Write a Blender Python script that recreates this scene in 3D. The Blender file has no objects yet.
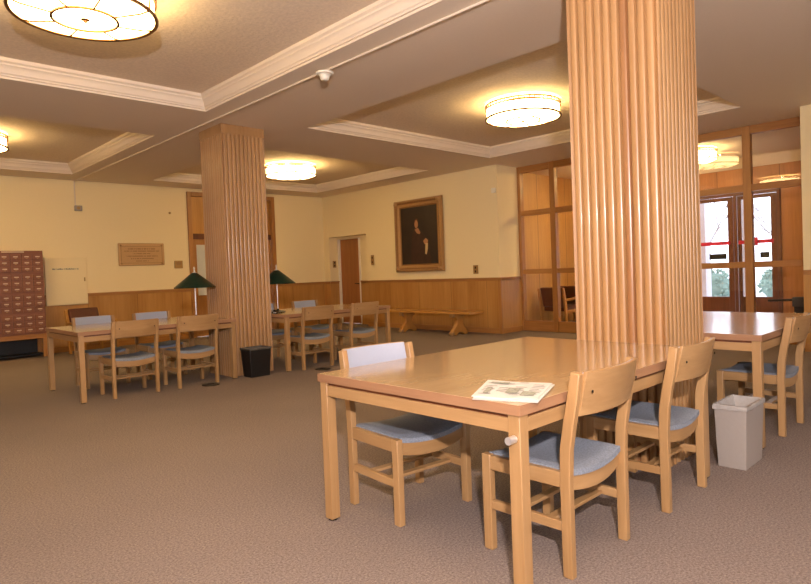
import bpy, bmesh, math, random
from mathutils import Vector, Matrix
random.seed(7)
C = bpy.context.scene.collection
SC = bpy.context.scene
PI = math.pi

# ---------------------------------------------------------------- camera
EYE = 1.2545
yaw, pit, roll = .7694, -.0227, -.0385
fw = Vector((math.sin(yaw)*math.cos(pit), math.cos(yaw)*math.cos(pit), math.sin(pit)))
r0 = Vector((math.cos(yaw), -math.sin(yaw), 0)); u0 = r0.cross(fw)
rt = r0*math.cos(roll)+u0*math.sin(roll); up = -r0*math.sin(roll)+u0*math.cos(roll)
cd = bpy.data.cameras.new('camera'); cam = bpy.data.objects.new('camera', cd); C.objects.link(cam)
cd.sensor_fit = 'HORIZONTAL'; cd.sensor_width = 36; cd.lens = 608.335/811*36
cd.shift_x = (405.5-407.25)/811; cd.shift_y = (284.97-292)/811
cd.clip_start = .05; cd.clip_end = 200
m = Matrix((rt, up, -fw)).transposed().to_4x4(); m.translation = Vector((0, 0, EYE))
cam.matrix_world = m
SC.camera = cam

# ---------------------------------------------------------------- world, daylight, exposure
w = bpy.data.worlds.new('world'); SC.world = w; w.use_nodes = True
bg = w.node_tree.nodes['Background']; bg.inputs[0].default_value = (.80, .86, 1, 1); bg.inputs[1].default_value = 4.5
def area(name, loc, size, rot, power, col):
    l = bpy.data.lights.new(name, 'AREA'); l.shape = 'RECTANGLE'; l.size, l.size_y = size; l.energy = power; l.color = col
    o = bpy.data.objects.new(name, l); C.objects.link(o); o.location = loc; o.rotation_euler = rot; return o
# daylight through the windows of the wall behind the camera and of the wall at its left
area('window_daylight_back', (1.6, -3.85, 1.75), (4.6, 1.7), (PI/2, 0, 0), 25, (.88, .86, 1))
area('window_daylight_left', (-5.45, .6, 1.75), (4.6, 1.7), (PI/2, 0, -PI/2), 30, (.88, .86, 1))
# the photographer's flash, held up just behind and left of the camera
area('camera_flash', (-.35, -.52, 1.95), (.12, .10), (math.radians(114), 0, -.80), 310, (1, .88, .89))
SUN_STRENGTH = 2.5
sl = bpy.data.lights.new('sun', 'SUN'); sl.energy = SUN_STRENGTH; sl.angle = .02; sl.color = (1, .96, .9)
so = bpy.data.objects.new('sun', sl); C.objects.link(so); so.rotation_euler = (math.radians(55), 0, math.radians(150)); so.location = (16, 4, 12)
LAMP = 19.0            # ceiling lamp emission
LAMPCOL = (1, .69, .30)
SC.view_settings.view_transform = 'Standard'; SC.view_settings.look = 'None'
SC.view_settings.exposure = 0.0; SC.view_settings.gamma = 1; SC.view_settings.use_curve_mapping = False
SC.cycles.use_denoising = True
SC.cycles.max_bounces = 8; SC.cycles.diffuse_bounces = 4; SC.cycles.transparent_max_bounces = 16
SC.cycles.caustics_reflective = False; SC.cycles.caustics_refractive = False
SC.cycles.sample_clamp_indirect = 10

# ---------------------------------------------------------------- materials
def srgb(r, g, b):
    f = lambda c: (c/255/12.92 if c/255 <= .04045 else ((c/255+.055)/1.055)**2.4)
    return (f(r), f(g), f(b), 1)
def newmat(name):
    mt = bpy.data.materials.new(name); mt.use_nodes = True; nt = mt.node_tree
    return mt, nt, nt.nodes['Principled BSDF']
def plain(name, col, rough=.6, metal=0, bump=0, scale=60, var=.06, spec=.5):
    mt, nt, p = newmat(name)
    p.inputs['Roughness'].default_value = rough; p.inputs['Metallic'].default_value = metal
    p.inputs['Specular IOR Level'].default_value = spec
    tc = nt.nodes.new('ShaderNodeTexCoord'); n = nt.nodes.new('ShaderNodeTexNoise'); n.inputs['Scale'].default_value = scale; n.inputs['Detail'].default_value = 3
    nt.links.new(tc.outputs['Object'], n.inputs['Vector'])
    r = nt.nodes.new('ShaderNodeMapRange'); r.inputs['To Min'].default_value = 1-var*1.5; r.inputs['To Max'].default_value = 1+var*1.5
    nt.links.new(n.outputs['Fac'], r.inputs['Value'])
    v = nt.nodes.new('ShaderNodeVectorMath'); v.operation = 'SCALE'; v.inputs[0].default_value = col[:3]
    nt.links.new(r.outputs[0], v.inputs['Scale']); nt.links.new(v.outputs[0], p.inputs['Base Color'])
    if bump:
        b = nt.nodes.new('ShaderNodeBump'); b.inputs['Strength'].default_value = bump; b.inputs['Distance'].default_value = .004
        nt.links.new(n.outputs['Fac'], b.inputs['Height']); nt.links.new(b.outputs[0], p.inputs['Normal'])
    return mt
def wood(name, c1, c2, axis='Z', rough=.4, scale=1.0, panels=None, coat=0):
    """grain runs along axis; panels = (axis, width, joint) draws board joints across that axis"""
    mt, nt, p = newmat(name); N = nt.nodes.new; Lk = nt.links.new
    p.inputs['Roughness'].default_value = rough; p.inputs['Coat Weight'].default_value = coat; p.inputs['Coat Roughness'].default_value = .12
    tc = N('ShaderNodeTexCoord'); oi = N('ShaderNodeObjectInfo')
    add = N('ShaderNodeVectorMath'); add.operation = 'ADD'; Lk(tc.outputs['Object'], add.inputs[0])
    sc_ = N('ShaderNodeVectorMath'); sc_.operation = 'SCALE'; sc_.inputs[0].default_value = (3.1, 5.7, 4.3); Lk(oi.outputs['Random'], sc_.inputs['Scale']); Lk(sc_.outputs[0], add.inputs[1])
    mp = N('ShaderNodeMapping'); s = {'X': (2.2, 38, 38), 'Y': (38, 2.2, 38), 'Z': (38, 38, 2.2)}[axis]
    mp.inputs['Scale'].default_value = [q*scale for q in s]; Lk(add.outputs[0], mp.inputs['Vector'])
    n = N('ShaderNodeTexNoise'); n.inputs['Scale'].default_value = 1; n.inputs['Detail'].default_value = 5; n.inputs['Roughness'].default_value = .65; n.inputs['Distortion'].default_value = .4
    Lk(mp.outputs[0], n.inputs['Vector'])
    n2 = N('ShaderNodeTexNoise'); n2.inputs['Scale'].default_value = .13; n2.inputs['Detail'].default_value = 2; Lk(mp.outputs[0], n2.inputs['Vector'])
    mx = N('ShaderNodeMath'); mx.operation = 'MULTIPLY_ADD'; mx.inputs[1].default_value = .55; Lk(n2.outputs['Fac'], mx.inputs[0])
    ml = N('ShaderNodeMath'); ml.operation = 'MULTIPLY'; ml.inputs[1].default_value = .5; Lk(n.outputs['Fac'], ml.inputs[0]); Lk(ml.outputs[0], mx.inputs[2])
    cr = N('ShaderNodeValToRGB'); cr.color_ramp.elements[0].position = .36; cr.color_ramp.elements[1].position = .68
    cr.color_ramp.elements[0].color = c2; cr.color_ramp.elements[1].color = c1; Lk(mx.outputs[0], cr.inputs[0])
    out = cr.outputs[0]
    if panels:
        ax, wd, jt = panels
        sx = N('ShaderNodeSeparateXYZ'); Lk(tc.outputs['Object'], sx.inputs[0])
        dv = N('ShaderNodeMath'); dv.operation = 'DIVIDE'; dv.inputs[1].default_value = wd; Lk(sx.outputs[ax], dv.inputs[0])
        fl = N('ShaderNodeMath'); fl.operation = 'FLOOR'; Lk(dv.outputs[0], fl.inputs[0])
        wn = N('ShaderNodeTexWhiteNoise'); wn.noise_dimensions = '1D'; Lk(fl.outputs[0], wn.inputs['W'])
        fr = N('ShaderNodeMath'); fr.operation = 'FRACT'; Lk(dv.outputs[0], fr.inputs[0])
        lt = N('ShaderNodeMath'); lt.operation = 'LESS_THAN'; lt.inputs[1].default_value = jt/wd; Lk(fr.outputs[0], lt.inputs[0])
        mr = N('ShaderNodeMapRange'); mr.inputs['To Min'].default_value = .92; mr.inputs['To Max'].default_value = 1.05; Lk(wn.outputs['Value'], mr.inputs['Value'])
        m1 = N('ShaderNodeVectorMath'); m1.operation = 'SCALE'; Lk(out, m1.inputs[0]); Lk(mr.outputs[0], m1.inputs['Scale'])
        mm = N('ShaderNodeMix'); mm.data_type = 'RGBA'; Lk(lt.outputs[0], mm.inputs[0]); Lk(m1.outputs[0], mm.inputs[6]); mm.inputs[7].default_value = [c*.35 for c in c2[:3]]+[1]
        out = mm.outputs[2]
    Lk(out, p.inputs['Base Color'])
    b = N('ShaderNodeBump'); b.inputs['Strength'].default_value = .08; b.inputs['Distance'].default_value = .002; Lk(n.outputs['Fac'], b.inputs['Height']); Lk(b.outputs[0], p.inputs['Normal'])
    return mt
def emit(name, col, s):
    mt, nt, p = newmat(name); p.inputs['Base Color'].default_value = (.8, .75, .6, 1)
    p.inputs['Emission Color'].default_value = (*col, 1); p.inputs['Emission Strength'].default_value = s; return mt
def glass(name, tint=(1, 1, 1)):
    mt = bpy.data.materials.new(name); mt.use_nodes = True; nt = mt.node_tree; nt.nodes.clear(); N = nt.nodes.new
    o = N('ShaderNodeOutputMaterial'); mx = N('ShaderNodeMixShader'); t = N('ShaderNodeBsdfTransparent'); g = N('ShaderNodeBsdfGlossy'); f = N('ShaderNodeFresnel')
    t.inputs[0].default_value = (*tint, 1); g.inputs['Roughness'].default_value = .0; f.inputs[0].default_value = 1.8; ge = N('ShaderNodeNewGeometry'); iv = N('ShaderNodeMath'); iv.operation = 'SUBTRACT'; iv.inputs[0].default_value = 1; ml = N('ShaderNodeMath'); ml.operation = 'MULTIPLY'
    # reflect at the outer faces only, so that no light is trapped inside the pane
    nt.links.new(ge.outputs['Backfacing'], iv.inputs[1]); nt.links.new(iv.outputs[0], ml.inputs[0]); nt.links.new(f.outputs[0], ml.inputs[1])
    nt.links.new(ml.outputs[0], mx.inputs[0]); nt.links.new(t.outputs[0], mx.inputs[1]); nt.links.new(g.outputs[0], mx.inputs[2]); nt.links.new(mx.outputs[0], o.inputs[0]); return mt

OAK1, OAK2 = srgb(176, 138, 92), srgb(152, 114, 70)
M = {}
for a in 'XYZ':
    M['oak'+a] = wood('oak_'+a, OAK1, OAK2, a, .35)
    M['wain'+a] = wood('wainscot_oak_'+a, srgb(202, 148, 74), srgb(174, 118, 52), a, .38)
    M['frame'+a] = wood('frame_oak_'+a, srgb(186, 132, 72), srgb(156, 104, 52), a, .4)
M['tabletop'] = wood('table_top_oak', srgb(188, 158, 116), srgb(170, 138, 96), 'X', .2, 1.4, coat=.5)
M['edge'] = wood('table_edge_walnut', srgb(166, 124, 90), srgb(142, 102, 72), 'X', .35)
M['edgeY'] = wood('table_edge_walnut_y', srgb(166, 124, 90), srgb(142, 102, 72), 'Y', .35)
M['panelX'] = wood('wainscot_panel_x', srgb(194, 144, 78), srgb(168, 116, 56), 'Z', .38, .7, (0, .92, .006))
M['panelY'] = wood('wainscot_panel_y', srgb(194, 144, 78), srgb(168, 116, 56), 'Z', .38, .7, (1, .92, .006))
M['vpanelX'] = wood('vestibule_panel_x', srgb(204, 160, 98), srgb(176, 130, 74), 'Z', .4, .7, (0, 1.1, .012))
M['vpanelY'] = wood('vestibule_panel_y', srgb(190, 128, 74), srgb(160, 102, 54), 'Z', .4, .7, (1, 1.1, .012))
M['column'] = wood('column_oak', srgb(184, 142, 94), srgb(154, 112, 68), 'Z', .36, .55, coat=.1)
M['columndark'] = wood('column_dark_oak', srgb(164, 118, 76), srgb(134, 90, 54), 'Z', .3, .8)
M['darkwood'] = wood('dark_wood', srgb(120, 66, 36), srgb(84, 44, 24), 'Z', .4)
M['doorwood'] = wood('door_wood', srgb(178, 118, 62), srgb(150, 94, 46), 'Z', .4)
M['catalog'] = wood('catalog_wood', srgb(146, 92, 62), srgb(120, 72, 46), 'X', .45)
M['wall'] = plain('cream_wall', srgb(240, 220, 170), .85, bump=.15, scale=35, var=.015)
M['ceil'] = plain('tan_ceiling', srgb(232, 214, 188), .95, bump=1, scale=34, var=.11)
M['beam'] = plain('tan_beam', srgb(236, 220, 196), .9, bump=.15, scale=40, var=.02)
M['crown'] = plain('crown_white', srgb(228, 211, 188), .6, var=.01)
M['white'] = plain('white_paint', srgb(236, 228, 208), .6, var=.01)
M['fabric'] = plain('blue_grey_fabric', srgb(128, 134, 142), .95, bump=.5, scale=130, var=.34)
M['padfab'] = plain('pale_blue_back_fabric', srgb(165, 170, 182), .95, bump=.5, scale=220, var=.1)
M['black'] = plain('black_plastic', srgb(16, 16, 17), .45, var=.02)
M['dark'] = plain('dark_metal', srgb(38, 33, 30), .4, .6)
M['bronze'] = plain('bronze', srgb(120, 82, 42), .4, .8)
M['chrome'] = plain('chrome', srgb(235, 235, 235), .3, .8, var=.01)
M['green'] = plain('green_shade', srgb(10, 44, 34), .25, var=.05)
M['shadein'] = plain('shade_lining', srgb(205, 205, 190), .7)
M['leather'] = plain('brown_leather', srgb(92, 46, 28), .45, bump=.2, scale=30, var=.1)
M['grey'] = plain('grey_beige_plastic', srgb(156, 146, 136), .5, var=.03)
M['label'] = plain('label_card', srgb(206, 178, 150), .7)
M['brass'] = plain('brass_plate', srgb(176, 140, 86), .45, .6)
M['plaque'] = plain('bronze_plaque', srgb(196, 158, 108), .5, .2, bump=.2, scale=40)
M['plaquedk'] = plain('plaque_letters', srgb(160, 124, 80), .5, .2)
M['gold'] = plain('gilded_frame', srgb(178, 136, 82), .45, .2, bump=1, scale=70, var=.3)
M['golddk'] = plain('dark_gilt', srgb(140, 98, 54), .5, .2, bump=1, scale=90, var=.3)  # darker gilt for the frame's inner slopes and the backing
M['canvas'] = plain('dark_canvas', srgb(44, 30, 20), .5, var=.25, scale=5)
M['paper'] = plain('newsprint', srgb(206, 200, 186), .9, var=.02)
M['ink'] = plain('ink_grey', srgb(140, 136, 126), .9, var=.2)
M['inkg'] = plain('ink_photo', srgb(150, 148, 128), .9, var=.5, scale=90)
M['red'] = plain('red_bar', srgb(205, 30, 70), .5)
M['glass'] = glass('clear_glass')
M['bag'] = plain('liner_plastic', srgb(168, 162, 154), .25, var=.1, scale=30, bump=.6)
M['bagdark'] = plain('dark_liner_plastic', srgb(84, 80, 74), .25, var=.3, scale=30, bump=.6)
M['lampglass'] = emit('lamp_glass', LAMPCOL, LAMP)
M['bulb'] = emit('lamp_bulb', LAMPCOL, LAMP*7)
M['lampdish'] = emit('lamp_dish', LAMPCOL, LAMP)
M['bark'] = plain('bark', srgb(150, 140, 140), .9)
M['leaf'] = plain('evergreen', srgb(120, 142, 130), .9, var=.3, scale=8)
M['concrete'] = plain('pale_concrete', srgb(200, 200, 205), .9)
M['skin'] = plain('painted_skin', srgb(170, 120, 78), .6)
M['robe'] = plain('painted_robe', srgb(58, 34, 22), .6, var=.3, scale=12)
M['cloth'] = plain('painted_cloth', srgb(196, 170, 120), .6)
# carpet
def carpet():
    mt, nt, p = newmat('carpet'); N = nt.nodes.new; Lk = nt.links.new
    p.inputs['Roughness'].default_value = .97; p.inputs['Specular IOR Level'].default_value = .1
    tc = N('ShaderNodeTexCoord'); v = N('ShaderNodeTexVoronoi'); v.inputs['Scale'].default_value = 260; Lk(tc.outputs['Object'], v.inputs['Vector'])
    n = N('ShaderNodeTexNoise'); n.inputs['Scale'].default_value = 95; n.inputs['Detail'].default_value = 6; n.inputs['Roughness'].default_value = .8; Lk(tc.outputs['Object'], n.inputs['Vector'])
    n3 = N('ShaderNodeTexNoise'); n3.inputs['Scale'].default_value = 1.1; n3.inputs['Detail'].default_value = 3; Lk(tc.outputs['Object'], n3.inputs['Vector'])
    cr = N('ShaderNodeValToRGB'); e = cr.color_ramp.elements; e[0].position = .34; e[1].position = .66
    e[0].color = srgb(96, 84, 78); e[1].color = srgb(166, 150, 138); Lk(n.outputs['Fac'], cr.inputs[0])
    mr = N('ShaderNodeMapRange'); mr.inputs['To Min'].default_value = .9; mr.inputs['To Max'].default_value = 1.1; Lk(n3.outputs['Fac'], mr.inputs['Value'])
    s = N('ShaderNodeVectorMath'); s.operation = 'SCALE'; Lk(cr.outputs[0], s.inputs[0]); Lk(mr.outputs[0], s.inputs['Scale']); Lk(s.outputs[0], p.inputs['Base Color'])
    b = N('ShaderNodeBump'); b.inputs['Strength'].default_value = .5; b.inputs['Distance'].default_value = .004; Lk(v.outputs['Distance'], b.inputs['Height']); Lk(b.outputs[0], p.inputs['Normal'])
    return mt
M['carpet'] = carpet()

# ---------------------------------------------------------------- mesh helpers
class MB:
    def __init__(s): s.v = []; s.f = []; s.m = []; s.mi = 0
    def add(s, vs, fs):
        b = len(s.v); s.v += [tuple(q) for q in vs]; s.f += [tuple(i+b for i in f) for f in fs]; s.m += [s.mi]*len(fs); return s
    def box(s, x0, y0, z0, x1, y1, z1):
        x0, x1 = min(x0, x1), max(x0, x1); y0, y1 = min(y0, y1), max(y0, y1); z0, z1 = min(z0, z1), max(z0, z1)
        return s.add([(x, y, z) for z in (z0, z1) for y in (y0, y1) for x in (x0, x1)], [(0, 2, 3, 1), (4, 5, 7, 6), (0, 1, 5, 4), (2, 6, 7, 3), (0, 4, 6, 2), (1, 3, 7, 5)])
    def prism(s, poly, ax, a, b):
        """closed 2D outline extruded along ax from a to b; 'x': poly=(y,z) 'y': (x,z) 'z': (x,y)"""
        f = {'x': lambda p, t: (t, p[0], p[1]), 'y': lambda p, t: (p[0], t, p[1]), 'z': lambda p, t: (p[0], p[1], t)}[ax]
        n = len(poly); return s.add([f(p, a) for p in poly]+[f(p, b) for p in poly], [tuple(range(n))[::-1], tuple(range(n, 2*n))]+[(i, (i+1) % n, n+(i+1) % n, n+i) for i in range(n)])
    def lathe(s, prof, seg=32, c=(0, 0, 0), close=True):
        n = len(prof); vs = []; fs = []
        for i in range(seg):
            a = 2*PI*i/seg
            for r, z in prof: vs.append((c[0]+r*math.cos(a), c[1]+r*math.sin(a), c[2]+z))
        for i in range(seg):
            j = (i+1) % seg
            for k in range(n-1): fs.append((i*n+k, j*n+k, j*n+k+1, i*n+k+1))
        if close:
            fs.append(tuple(i*n for i in range(seg))[::-1]); fs.append(tuple(i*n+n-1 for i in range(seg)))
        return s.add(vs, fs)
    def tube(s, pts, r, seg=10):
        pts = [Vector(p) for p in pts]; vs = []; fs = []
        for i, p in enumerate(pts):
            d = (pts[min(i+1, len(pts)-1)]-pts[max(i-1, 0)]).normalized()
            a = d.orthogonal().normalized() if i == 0 else (a-d*a.dot(d)).normalized()
            b = d.cross(a); rr = r[i] if isinstance(r, (list, tuple)) else r
            for k in range(seg):
                t = 2*PI*k/seg; vs.append(p+(a*math.cos(t)+b*math.sin(t))*rr)
        for i in range(len(pts)-1):
            for k in range(seg): fs.append((i*seg+k, i*seg+(k+1) % seg, (i+1)*seg+(k+1) % seg, (i+1)*seg+k))
        fs.append(tuple(range(seg))[::-1]); fs.append(tuple((len(pts)-1)*seg+k for k in range(seg)))
        return s.add(vs, fs)
    def sheet(s, fn, nu, nv, th):
        """solid curved panel; fn(u,v) -> (point, normal); thickness th along -normal"""
        vs = []; fs = []
        for side in (0, 1):
            for i in range(nu+1):
                for j in range(nv+1):
                    p, n = fn(i/nu, j/nv); vs.append(Vector(p)-Vector(n)*th*side)
        K = (nu+1)*(nv+1); id_ = lambda q, i, j: q*K+i*(nv+1)+j
        for i in range(nu):
            for j in range(nv):
                fs.append((id_(0, i, j), id_(0, i+1, j), id_(0, i+1, j+1), id_(0, i, j+1))); fs.append((id_(1, i, j), id_(1, i, j+1), id_(1, i+1, j+1), id_(1, i+1, j)))
        for i in range(nu):
            fs.append((id_(0, i, 0), id_(1, i, 0), id_(1, i+1, 0), id_(0, i+1, 0))); fs.append((id_(0, i, nv), id_(0, i+1, nv), id_(1, i+1, nv), id_(1, i, nv)))
        for j in range(nv):
            fs.append((id_(0, 0, j), id_(0, 0, j+1), id_(1, 0, j+1), id_(1, 0, j))); fs.append((id_(0, nu, j), id_(1, nu, j), id_(1, nu, j+1), id_(0, nu, j+1)))
        return s.add(vs, fs)
    def build(s, name, mat, parent=None, bevel=0, smooth=True):
        me = bpy.data.meshes.new(name); me.from_pydata(s.v, [], s.f); me.update()
        for q in (mat if isinstance(mat, (list, tuple)) else [mat]): me.materials.append(M[q] if isinstance(q, str) else q)
        me.polygons.foreach_set('material_index', s.m)
        bm = bmesh.new(); bm.from_mesh(me); bmesh.ops.recalc_face_normals(bm, faces=bm.faces); bm.to_mesh(me); bm.free()
        if smooth:
            me.polygons.foreach_set('use_smooth', [True]*len(me.polygons)); me.set_sharp_from_angle(angle=.55)
        o = bpy.data.objects.new(name, me); C.objects.link(o)
        if parent: o.parent = parent
        if bevel:
            b = o.modifiers.new('bevel', 'BEVEL'); b.width = bevel; b.segments = 2; b.limit_method = 'ANGLE'; b.angle_limit = .6
        return o
def thing(name, label, cat, loc=(0, 0, 0), rz=0, group=None):
    o = bpy.data.objects.new(name, None); o.empty_display_size = .1; C.objects.link(o)
    o.location = loc; o.rotation_euler = (0, 0, rz); o['label'] = label; o['category'] = cat
    if group: o['group'] = group
    return o
def tag(o, label, cat, group=None, kind=None):
    if label: o['label'] = label
    if cat: o['category'] = cat
    if group: o['group'] = group
    if kind: o['kind'] = kind
    return o
def struct(o, label=None):
    o['kind'] = 'structure'
    if label: o['label'] = label
    return o
def sempty(name):
    o = bpy.data.objects.new(name, None); o.empty_display_size = .1; C.objects.link(o); o['kind'] = 'structure'; return o
def dup(root, loc, rz, label, group=None):
    r = root.copy(); C.objects.link(r); r.location = loc; r.rotation_euler = (0, 0, rz); r['label'] = label
    if group: r['group'] = group
    for ch in list(root.children):
        c = ch.copy(); C.objects.link(c); c.parent = r
        for g in list(ch.children):
            d = g.copy(); C.objects.link(d); d.parent = c
    return r

# ---------------------------------------------------------------- key dimensions (metres)
CE = 3.2                      # underside of the beams
CT = 3.375                    # coffer ceiling
WA, WB, PX = 12.57, 9.28, 9.98
CAP = 2.11; COR = 7.05
XMIN, YMIN = -5.6, -4.0
VX = 13.0; VY = 7.32           # vestibule
RAIL = 1.07

# ================================================================= STRUCTURE
struct(MB().box(XMIN-.2, YMIN-.2, -.1, VX, WA+2.4, 0).build('floor', 'carpet'))
# ceiling: lower beam grid + coffer tops
xr = [(-5.3, -1.85), (-.5, 3.35), (4.73, 8.655)]; yr = [(-3.0, 1.14), (2.6, 6.72), (8.18, 11.885)]
b = MB(); xs = [XMIN]+[q for r in xr for q in r]+[PX+.05]; ys = [YMIN]+[q for r in yr for q in r]+[WA]
cof = lambda i, j: i % 2 == 1 and j % 2 == 1
for i in range(len(xs)-1):
    for j in range(len(ys)-1):
        if not cof(i, j): b.add([(xs[i], ys[j], CE), (xs[i], ys[j+1], CE), (xs[i+1], ys[j+1], CE), (xs[i+1], ys[j], CE)], [(0, 1, 2, 3)])
        else:
            x0, x1, y0, y1 = xs[i], xs[i+1], ys[j], ys[j+1]
            vs = [(x, y, z) for z in (CE, CT) for x, y in ((x0, y0), (x1, y0), (x1, y1), (x0, y1))]
            b.add(vs, [(0, 1, 5, 4), (1, 2, 6, 5), (2, 3, 7, 6), (3, 0, 4, 7)])
o = b.build('ceiling', 'beam', smooth=False); struct(o)
b = MB().box(XMIN, YMIN, CT, PX+.05, WA, CT+.1); struct(b.build('ceiling', 'ceil', smooth=False))
struct(MB().box(PX-.02, -1, CE, VX+.2, VY+.2, CE+.15).build('ceiling', 'beam', smooth=False))
# crown mouldings round each coffer
prof = [(0, 0), (.018, .002), (.02, .022), (.032, .026), (.036, .04), (.048, .05), (.055, .085), (.075, .11), (.085, .115), (.088, .13), (.108, .145), (.112, .175)]
n = 0
for (x0, x1) in xr:
    for (y0, y1) in yr:
        n += 1; b = MB(); rings = []
        vs = []
        for d, h in prof: vs += [(x0+d, y0+d, CE+h), (x1-d, y0+d, CE+h), (x1-d, y1-d, CE+h), (x0+d, y1-d, CE+h)]
        fs = [(k*4+i, k*4+(i+1) % 4, (k+1)*4+(i+1) % 4, (k+1)*4+i) for k in range(len(prof)-1) for i in range(4)]
        K = len(vs); vs += [(x0-.0, y0-.0, CE+.175), (x1, y0, CE+.175), (x1, y1, CE+.175), (x0, y1, CE+.175)]
        fs += [(i, K+i, K+(i+1) % 4, (i+1) % 4) for i in range(4)]
        struct(b.add(vs, fs).build('trim_%d' % n, 'crown'))
# walls
T = .22
b = MB().box(XMIN, WA, 0, 5.72, WA+T, CT).box(7.85, WA, 0, WB+T, WA+T, CT).box(5.72, WA, 3.13, 7.85, WA+T, CT)
struct(b.build('wall_far', 'wall', smooth=False))
b = MB().box(WB, COR, 0, WB+T, 10.91, CT).box(WB, 12.35, 0, WB+T+.1, WA, CT).box(WB, 10.91, 2.17, WB+T, 12.35, CT)
b.box(WB+T, COR, 0, PX+.07, COR+.30, CT)
b.box(WB+T, 10.7, 0, WB+.27, 10.91, CT).box(WB+.27, 10.7, 0, WB+.36, 11.46, CT).box(WB+.27, 12.34, 0, WB+.36, 12.4, CT).box(WB+.27, 11.46, 2.11, WB+.36, 12.34, CT).box(WB+T, 10.7, 2.17, WB+.36, 12.35, CT)
struct(b.build('wall_right', 'wall', smooth=False))
struct(MB().box(WB, YMIN, 0, PX+.06, CAP, CT).build('wall_right_near', 'wall', smooth=False))
# walls behind the camera, each with a window opening
def winwall(name, ax, pos, a0, a1, w0, w1, side):
    b = MB(); f = (lambda p, q, r, s: b.box(p, pos, r, q, pos+side*T, s)) if ax == 'x' else (lambda p, q, r, s: b.box(pos, p, r, pos+side*T, q, s))
    f(a0, w0, 0, CT); f(w1, a1, 0, CT); f(w0, w1, 0, .85); f(w0, w1, 2.65, CT)
    struct(b.build(name, 'wall', smooth=False))
winwall('wall_back', 'x', YMIN, XMIN, PX, -.8, 4.0, -1)
winwall('wall_left', 'y', XMIN, YMIN, WA, -1.8, 3.0, -1)
def window(n, ax, pos, a0, a1, side):
    e = sempty('window_%d' % n)
    P = (lambda b, p, q, r, s, d0, d1: b.box(p, pos+side*d0, r, q, pos+side*d1, s)) if ax == 'x' else (lambda b, p, q, r, s, d0, d1: b.box(pos+side*d0, p, r, pos+side*d1, q, s))
    b = MB(); P(b, a0, a1, .85, .92, .05, .15); P(b, a0, a1, 2.58, 2.65, .05, .15)
    for k in range(5):
        x = a0+(a1-a0)*k/4; P(b, max(a0, x-.04), min(a1, x+.04), .85, 2.65, .05, .15)
    b.build('window_frame', 'frameZ', e)
    b = MB(); P(b, a0, a1, .92, 2.58, .09, .1); b.build('pane', 'glass', e)
window(2, 'x', YMIN, -.8, 4.0, -1); window(3, 'y', XMIN, -1.8, 3.0, -1)
# vestibule shell
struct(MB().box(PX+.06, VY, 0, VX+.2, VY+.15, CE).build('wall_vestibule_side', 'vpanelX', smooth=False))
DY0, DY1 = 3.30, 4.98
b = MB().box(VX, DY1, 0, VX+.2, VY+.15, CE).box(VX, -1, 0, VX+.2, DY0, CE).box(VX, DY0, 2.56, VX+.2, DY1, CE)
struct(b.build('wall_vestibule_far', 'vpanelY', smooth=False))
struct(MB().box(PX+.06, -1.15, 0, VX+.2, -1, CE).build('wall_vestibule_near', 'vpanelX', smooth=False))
b = MB(); pr = [(0, 0), (-.03, 0), (-.05, .06), (-.10, .12), (-.11, .17), (-.14, .2), (0, .2)]
b.prism([(VX+x, CE-.2+z) for x, z in pr], 'y', -1, VY); struct(b.build('trim_10', 'crown'))

# wainscot: panel, cap rail, base (far wall)
def wains(name, mat, boxes, n):
    b = MB()
    for q in boxes: b.box(*q)
    struct(b.build(name, mat, smooth=False))
wd = .02
wains('wainscot_far', 'panelX', [(XMIN, WA-wd, 0, 5.72, WA, RAIL-.03), (7.85, WA-wd, 0, WB, WA, RAIL-.03)], 0)
wains('wainscot_right', 'panelY', [(WB-wd, COR, 0, WB, 10.91, RAIL-.03), (WB-wd, 12.35, 0, WB, WA-wd, RAIL-.03), (WB+.27-wd, 10.91, 0, WB+.27, 11.46, RAIL-.03), (WB-wd, YMIN, 0, WB, CAP, RAIL-.03)], 0)
wains('wainscot_return', 'panelX', [(WB-wd, COR-wd, 0, PX, COR, RAIL-.03), (WB-.0, 12.35-wd, 0, WB+.27, 12.35, RAIL-.03)], 0)
k = 11
for (q, ax) in [((XMIN, WA-.045, RAIL-.03, 5.72, WA, RAIL), 'X'), ((7.85, WA-.045, RAIL-.03, WB, WA, RAIL), 'X'), ((WB-.045, COR-.045, RAIL-.03, WB, 10.91, RAIL), 'Y'),
          ((WB-.045, 12.35, RAIL-.03, WB, WA-.045, RAIL), 'Y'), ((WB, COR-.045, RAIL-.03, PX, COR, RAIL), 'X'), ((WB+.23, 10.91, RAIL-.03, WB+.27, 11.46, RAIL), 'Y'), ((WB, 12.35-.045, RAIL-.03, WB+.27, 12.35, RAIL), 'X'), ((WB-.045, YMIN, RAIL-.03, WB, CAP, RAIL), 'Y')]:
    b = MB().box(*q); x0, y0, z0, x1, y1, z1 = q
    b.box(x0+(.02 if ax == 'Y' else 0), y0+(.02 if ax == 'X' else 0), z0-.035, x1, y1, z0)
    struct(b.build('trim_%d' % k, 'frame'+ax, bevel=.004)); k += 1
struct(MB().box(WB-.045, COR-.045, 0, WB-.005, COR+.02, RAIL-.03).build('trim_%d' % k, 'frameZ', bevel=.004)); k += 1
for nm, q, ax in [('baseboard_far', (XMIN, WA-.035, 0, 5.72, WA-wd, .1), 'X'), ('baseboard_far_right', (7.85, WA-.035, 0, WB, WA-wd, .1), 'X'), ('baseboard_right', (WB-.035, COR+.02, 0, WB-wd, 10.91, .1), 'Y'),
              ('baseboard_return', (WB, COR-.035, 0, PX-.06, COR-wd, .1), 'X'), ('baseboard_right_near', (WB-.035, YMIN, 0, WB-wd, CAP, .1), 'Y')]:
    struct(MB().box(*q).build(nm, 'frame'+ax, bevel=.003))

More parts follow.
